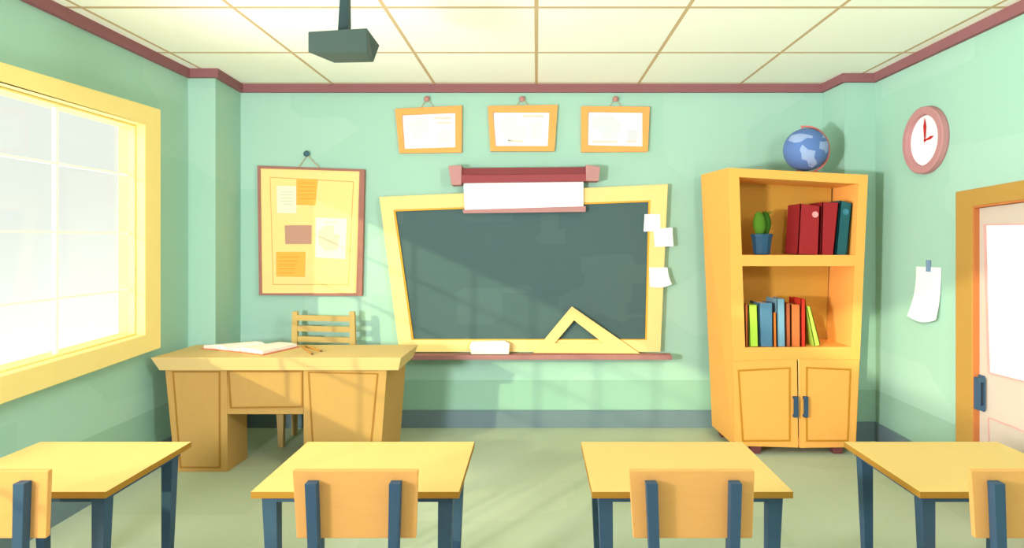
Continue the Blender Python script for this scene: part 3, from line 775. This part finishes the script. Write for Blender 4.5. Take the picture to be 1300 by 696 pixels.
# ================================================================ TEACHER'S DESK
TY = 4.71
ZD, ZB = .870, .772
t = thing('teacher_desk', 'big light oak teacher desk with two panelled pedestals before the back wall', 'desk', (-1.9, 5.0, 0))
bm = loft(bmesh.new(), [V(-2.885, TY, ZD), V(-1.012, TY, ZD), V(-.994, 5.30, ZD), V(-2.86, 5.30, ZD)],
          [V(-2.83, TY+.02, ZB), V(-1.036, TY+.02, ZB), V(-1.03, 5.26, ZB), V(-2.81, 5.26, ZB)])
part('desk_top', bm, M_WOODT, t, .003)
FY = 4.755
def px(x, y=FY): return (x-VX)*y/F
def pz_(y): return HC-(y-VY)*FY/F
bm = loft(bmesh.new(), [V(px(209.5), FY, ZB), V(px(288), FY, ZB), V(px(289), FY, 0), V(px(222), FY, 0)],
          [V(-2.79, 5.06, ZB), V(px(288)+.01, 5.06, ZB), V(px(289)+.01, 5.06, 0), V(-2.70, 5.06, 0)])
part('left_pedestal', bm, M_WOOD, t, .003)
bm = loft(bmesh.new(), [V(px(385), FY, ZB), V(px(491), FY, ZB), V(px(482), FY, 0), V(px(385.5), FY, 0)],
          [V(px(385), 5.2, ZB), V(-1.075, 5.2, ZB), V(-1.13, 5.2, 0), V(px(385), 5.2, 0)])
part('right_pedestal', bm, M_WOOD, t, .003)
part('centre_drawer', box(px(288)+.001, px(385)-.001, FY+.004, 5.05, pz_(526.3), ZB), M_WOOD, t, .002)
def inlay(par, pts, inner):
    part('panel_groove', ring(bmesh.new(), [V(px(a), FY-.003, pz_(b)) for a, b in pts], [V(px(a), FY-.003, pz_(b)) for a, b in inner], V(0, .009, 0)), M_WGROOVE, par)
ch = {c.name: c for c in t.children}
inlay(ch['left_pedestal'], [(218.6, 471.5), (279.8, 471.5), (280.3, 594.5), (228.4, 594.5)], [(220.8, 473), (277.6, 473), (278.1, 592.6), (230.4, 592.6)])
inlay(ch['right_pedestal'], [(390.7, 472), (480.5, 474), (469.4, 594), (398, 594)], [(392.8, 473.8), (478.2, 475.5), (467.2, 592), (400, 592)])
inlay(ch['centre_drawer'], [(287.2+1.6, 471), (384.4, 471), (384.4, 517.5), (292, 518.8)], [(289.8+1, 472.6), (382.4, 472.6), (382.4, 515.8), (293.8, 517)])

for k_ in ('left_pedestal', 'right_pedestal'): ch[k_].name = 'pedestal'

# ---- open book
bk_o = thing('open_book', 'open book with coral covers lying on the teacher desk', 'book', (-2.3, 5.05, ZD))
Fa, Fb = V(-2.685, 5.085, 0), V(-2.095, 4.82, 0)
Ba, Bb = V(-2.44, 5.235, 0), V(-1.965, 5.165, 0)
def bookgrid(h, zb, n=24, m=6, grow=0):
    bm = bmesh.new(); T = []; Bt = []
    for i in range(n+1):
        u = i/n; rt, rb = [], []
        uu = abs(u-.47)/(.53 if u > .47 else .47)
        hump = h*(math.sin(min(1, uu*1.9+.12)*math.pi/2))*(1-.35*uu**3)
        for j in range(m+1):
            v = j/m
            f = Fa.lerp(Fb, u)+(V(-.01, .015, 0)*math.sin(u*math.pi)); b = Ba.lerp(Bb, u)
            p = f.lerp(b, v)
            c = V(-2.30, 5.08, 0); p = c+(p-c)*(1+grow)
            rt.append(bm.verts.new((p.x, p.y, ZD+zb+max(.004, hump)))); rb.append(bm.verts.new((p.x, p.y, ZD+zb)))
        T.append(rt); Bt.append(rb)
    for i in range(n):
        for j in range(m):
            bm.faces.new((T[i][j], T[i+1][j], T[i+1][j+1], T[i][j+1])); bm.faces.new((Bt[i][j], Bt[i][j+1], Bt[i+1][j+1], Bt[i+1][j]))
        bm.faces.new((T[i][0], Bt[i][0], Bt[i+1][0], T[i+1][0])); bm.faces.new((T[i][m], T[i+1][m], Bt[i+1][m], Bt[i][m]))
    for j in range(m):
        bm.faces.new((T[0][j], T[0][j+1], Bt[0][j+1], Bt[0][j])); bm.faces.new((T[n][j], Bt[n][j], Bt[n][j+1], T[n][j+1]))
    return bm
part('cover', bookgrid(.009, .001, grow=.07), M_COVR, bk_o)
part('pages', bookgrid(.036, .008), M_PAGEB, bk_o)
# ---- pencils
for (a, b), lab in ((((-1.935, 5.20), (-1.70, 4.80)), 'brown pencil on the teacher desk, the one pointing nearer the front edge'),
                    (((-1.915, 5.215), (-1.672, 4.93)), 'brown pencil on the teacher desk, the one lying further from the front edge')):
    A_, B_ = V(a[0], a[1], ZD+.008), V(b[0], b[1], ZD+.008)
    t = thing('pencil', lab, 'pencil', (a[0], a[1], ZD), 'two pencils on the teacher desk')
    part('shaft', tube(bmesh.new(), [A_, A_.lerp(B_, .9)], .007, 6), M_PENC, t)
    part('tip', tube(bmesh.new(), [A_.lerp(B_, .9), A_.lerp(B_, .97), B_], [.007, .003, .0008], 6), M_GRAPH, t)

# ---- teacher's chair
t = thing('teacher_chair', 'wooden ladder-back chair behind the teacher desk', 'chair', (-1.9, 5.5, 0))
xl, xr = -2.17, -1.635
for x, s in ((xl, -1), (xr, 1)):
    part('leg', taper(taper(bmesh.new(), V(x+.0, 5.655, 0), (.02, .02), V(x-.0, 5.655, .5), (.028, .024)), V(x, 5.655, .499), (.028, .024), V(x+.012*s*-1-.008, 5.665, 1.108), (.024, .02)), M_CHW, t, .003)
    part('leg', taper(bmesh.new(), V(x+.012, 5.335, 0), (.021, .021), V(x+.005, 5.335, .47), (.036, .03)), M_CHW, t, .003)
for ya, yb in ((400, 407), (413.5, 420.5), (427, 434)):
    za, zb = HC-(ya-VY)*5.65/F, HC-(yb-VY)*5.65/F
    part('back_slat', loft(bmesh.new(), [V(xl+.02, 5.645, za), V(xr-.02, 5.645, za-.012), V(xr-.02, 5.645, zb-.012), V(xl+.02, 5.645, zb)],
                           [V(xl+.02, 5.665, za), V(xr-.02, 5.665, za-.012), V(xr-.02, 5.665, zb-.012), V(xl+.02, 5.665, zb)]), M_CHW, t)
part('seat', box(xl-.03, xr+.03, 5.30, 5.63, .465, .495), M_CHW, t, .005)

# ================================================================ STUDENT DESKS AND CHAIRS
ZT_ = .75
D0 = (-.721, 2.81, 0)
t = thing('student_desk', 'x', 'desk', D0, 'yellow student desks in the front row')
cx, cy = D0[0], D0[1]
x0, x1, y0, y1 = cx-.414, cx+.414, 2.503, 3.125
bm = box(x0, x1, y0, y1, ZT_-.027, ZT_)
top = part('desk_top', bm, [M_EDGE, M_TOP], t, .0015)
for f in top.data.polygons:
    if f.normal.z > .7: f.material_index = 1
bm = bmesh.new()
ax0, ax1, ay0, ay1 = x0+.035, x1-.035, y0+.03, y1-.04
ring(bm, [V(ax0, ay0, ZT_-.027), V(ax1, ay0, ZT_-.027), V(ax1, ay1, ZT_-.027), V(ax0, ay1, ZT_-.027)],
     [V(ax0+.02, ay0+.02, ZT_-.027), V(ax1-.02, ay0+.02, ZT_-.027), V(ax1-.02, ay1-.02, ZT_-.027), V(ax0+.02, ay1-.02, ZT_-.027)], V(0, 0, -.026))
part('apron', bm, M_BLUE, t)
for sx in (-1, 1):
    for Y, e in ((2.563, 0), (3.05, 1)):
        X = cx+sx*(.355 if e == 0 else .345)
        part('leg', taper(bmesh.new(), V(X-sx*.02, Y, 0), (.017, .017), V(X, Y, ZT_-.0275), (.030, .028)), M_BLUE, t, .002)
desk = t
desk['label'] = 'yellow student desk second from the left, standing between the teacher desk and a chair'
dup(desk, (-2.085, 2.81, 0), 'leftmost yellow student desk, its left end cut off by the photo edge', .905)
dup(desk, (.621, 2.81, 0), 'yellow student desk second from the right, standing before the tall cabinet', .966)
dup(desk, (1.905, 2.81, 0), 'rightmost yellow student desk, standing before the door', .92)

c0 = (-.6325, 2.2, 0)
t = thing('student_chair', 'x', 'chair', c0, 'student chairs with orange plywood backs')
cx = c0[0]; zt, zb = .944, .708
bm = loft(bmesh.new(), [V(cx-.22, 2.2, zt), V(cx+.22, 2.2, zt), V(cx+.212, 2.2, zb), V(cx-.205, 2.2, zb)],
          [V(cx-.218, 2.224, zt), V(cx+.218, 2.224, zt), V(cx+.21, 2.224, zb), V(cx-.203, 2.224, zb)])
part('backrest', bm, M_CHAIR, t, .003)
for s in (-1, 1):
    X = cx+s*.145
    bm = taper(bmesh.new(), V(X-s*.01-.0, 2.165, 0), (.013, .014), V(X-s*.014+.003, 2.182, .45), (.016, .0165))
    taper(bm, V(X-s*.014+.003, 2.182, .4495), (.016, .0165), V(X, 2.182, .912), (.0195, .0175))
    part('leg', bm, M_BLUE, t, .0015)
    part('leg', taper(bmesh.new(), V(cx+s*.17, 2.50, 0), (.012, .012), V(cx+s*.15, 2.48, .421), (.018, .018)), M_BLUE, t, .0015)
bm = ring(bmesh.new(), [V(cx-.17, 2.199, .421), V(cx+.17, 2.199, .421), V(cx+.17, 2.51, .421), V(cx-.17, 2.51, .421)],
     [V(cx-.15, 2.219, .421), V(cx+.15, 2.219, .421), V(cx+.15, 2.49, .421), V(cx-.15, 2.49, .421)], V(0, 0, .016))
part('seat_frame', bm, M_BLUE, t)
bm = bmesh.new()
loft(bm, [V(cx-.2, 2.235, .438), V(cx+.2, 2.235, .438), V(cx+.215, 2.525, .446), V(cx-.215, 2.525, .446)],
         [V(cx-.2, 2.235, .456), V(cx+.2, 2.235, .456), V(cx+.215, 2.525, .464), V(cx-.215, 2.525, .464)])
part('seat', bm, M_CHAIR, t, .006)
chair = t
chair['label'] = 'student chair with an orange plywood back in front of the second desk from the left'
dup(chair, (-1.925, 2.2, 0), 'student chair with an orange plywood back cut off by the left photo edge')
dup(chair, (.543, 2.2, 0), 'student chair with an orange plywood back in front of the desk before the cabinet')
dup(chair, (1.737, 2.2, 0), 'student chair with an orange plywood back cut off by the right photo edge')

# ================================================================ LIGHT
W = bpy.data.worlds.new('sky'); bpy.context.scene.world = W; W.use_nodes = True
nt = W.node_tree; bg = nt.nodes['Background']
WORLD_K = 1.0
tc = nt.nodes.new('ShaderNodeTexCoord')
sx_ = nt.nodes.new('ShaderNodeSeparateXYZ'); nt.links.new(tc.outputs['Generated'], sx_.inputs[0])
mr = nt.nodes.new('ShaderNodeMapRange'); mr.interpolation_type = 'SMOOTHSTEP'; mr.inputs['From Min'].default_value = -.75; mr.inputs['From Max'].default_value = .12
mr.inputs['To Min'].default_value = 2.4; mr.inputs['To Max'].default_value = 1.0      # brightness added below the horizon to lift the ceiling
nt.links.new(sx_.outputs['Z'], mr.inputs['Value'])
my = nt.nodes.new('ShaderNodeMapRange'); my.inputs['From Min'].default_value = -.9; my.inputs['From Max'].default_value = .12
my.inputs['To Min'].default_value = .5; my.inputs['To Max'].default_value = 1.0
nt.links.new(sx_.outputs['Y'], my.inputs['Value'])
mm = nt.nodes.new('ShaderNodeMath'); mm.operation = 'MULTIPLY'
nt.links.new(mr.outputs['Result'], mm.inputs[0]); nt.links.new(my.outputs['Result'], mm.inputs[1])
def ramp(sock, a, b, lo, hi):
    r = nt.nodes.new('ShaderNodeMapRange'); r.interpolation_type = 'SMOOTHSTEP'
    r.inputs['From Min'].default_value = a; r.inputs['From Max'].default_value = b
    r.inputs['To Min'].default_value = lo; r.inputs['To Max'].default_value = hi
    nt.links.new(sock, r.inputs['Value']); return r.outputs['Result']
def op(kind, a, b):
    m_ = nt.nodes.new('ShaderNodeMath'); m_.operation = kind
    for i, q in enumerate((a, b)):
        if isinstance(q, (int, float)): m_.inputs[i].default_value = q
        else: nt.links.new(q, m_.inputs[i])
    return m_.outputs[0]
glow = op('MULTIPLY', ramp(sx_.outputs['X'], -.45, -.95, 0, 7.5), ramp(sx_.outputs['Y'], .60, .15, 0, 1))     # bright hazy sky on the sun's side
nt.links.new(op('MULTIPLY', mm.outputs[0], op('ADD', glow, 1.0)), bg.inputs['Strength'])
bg.inputs['Color'].default_value = (.95, .96, 1.12, 1)

s = bpy.data.lights.new('sun', 'SUN'); s.energy = 2.3; s.angle = math.radians(.9); s.color = (1, .93, .68)
so_ = bpy.data.objects.new('sun', s); C.objects.link(so_)
so_.rotation_euler = V(.70, 1.0, -.315).to_track_quat('-Z', 'Y').to_euler()

k = bpy.data.lights.new('added_key_light', 'POINT'); k.energy = 60; k.shadow_soft_size = .22; k.color = (.95, .95, 1)  # added key lamp, unseen in mid-air indoors, standing in for window daylight
k.use_nodes = True; n = k.node_tree
em = n.nodes['Emission']; fo = n.nodes.new('ShaderNodeLightFalloff'); fo.inputs['Strength'].default_value = .40
n.links.new(fo.outputs['Constant'], em.inputs['Strength'])
ko = bpy.data.objects.new('added_key_light', k); C.objects.link(ko); ko.location = (-2.3, .8, 1.5)

k2 = bpy.data.lights.new('added_fill_light', 'POINT'); k2.energy = 60; k2.shadow_soft_size = .25; k2.color = (.97, .97, 1)  # added unseen fill for the left wall and desk tops, no real fixture
k2.use_nodes = True; n = k2.node_tree
em = n.nodes['Emission']; fo = n.nodes.new('ShaderNodeLightFalloff'); fo.inputs['Strength'].default_value = .12
n.links.new(fo.outputs['Constant'], em.inputs['Strength'])
ko = bpy.data.objects.new('added_fill_light', k2); C.objects.link(ko); ko.location = (1.9, 1.7, 2.5)

cam = bpy.data.cameras.new('camera'); cam.sensor_fit = 'HORIZONTAL'; cam.sensor_width = 36
cam.lens = F/1300*36; cam.shift_x = -31/1300; cam.shift_y = -43/1300
co_ = bpy.data.objects.new('camera', cam); C.objects.link(co_); co_.location = (0, 0, HC); co_.rotation_euler = (math.pi/2, 0, 0)
sc = bpy.context.scene; sc.camera = co_
sc.view_settings.view_transform = 'Standard'; sc.view_settings.look = 'None'
sc.view_settings.exposure = -.05; sc.view_settings.gamma = 1; sc.view_settings.use_curve_mapping = False
sc.cycles.max_bounces = 12; sc.cycles.diffuse_bounces = 4; sc.cycles.transparent_max_bounces = 12
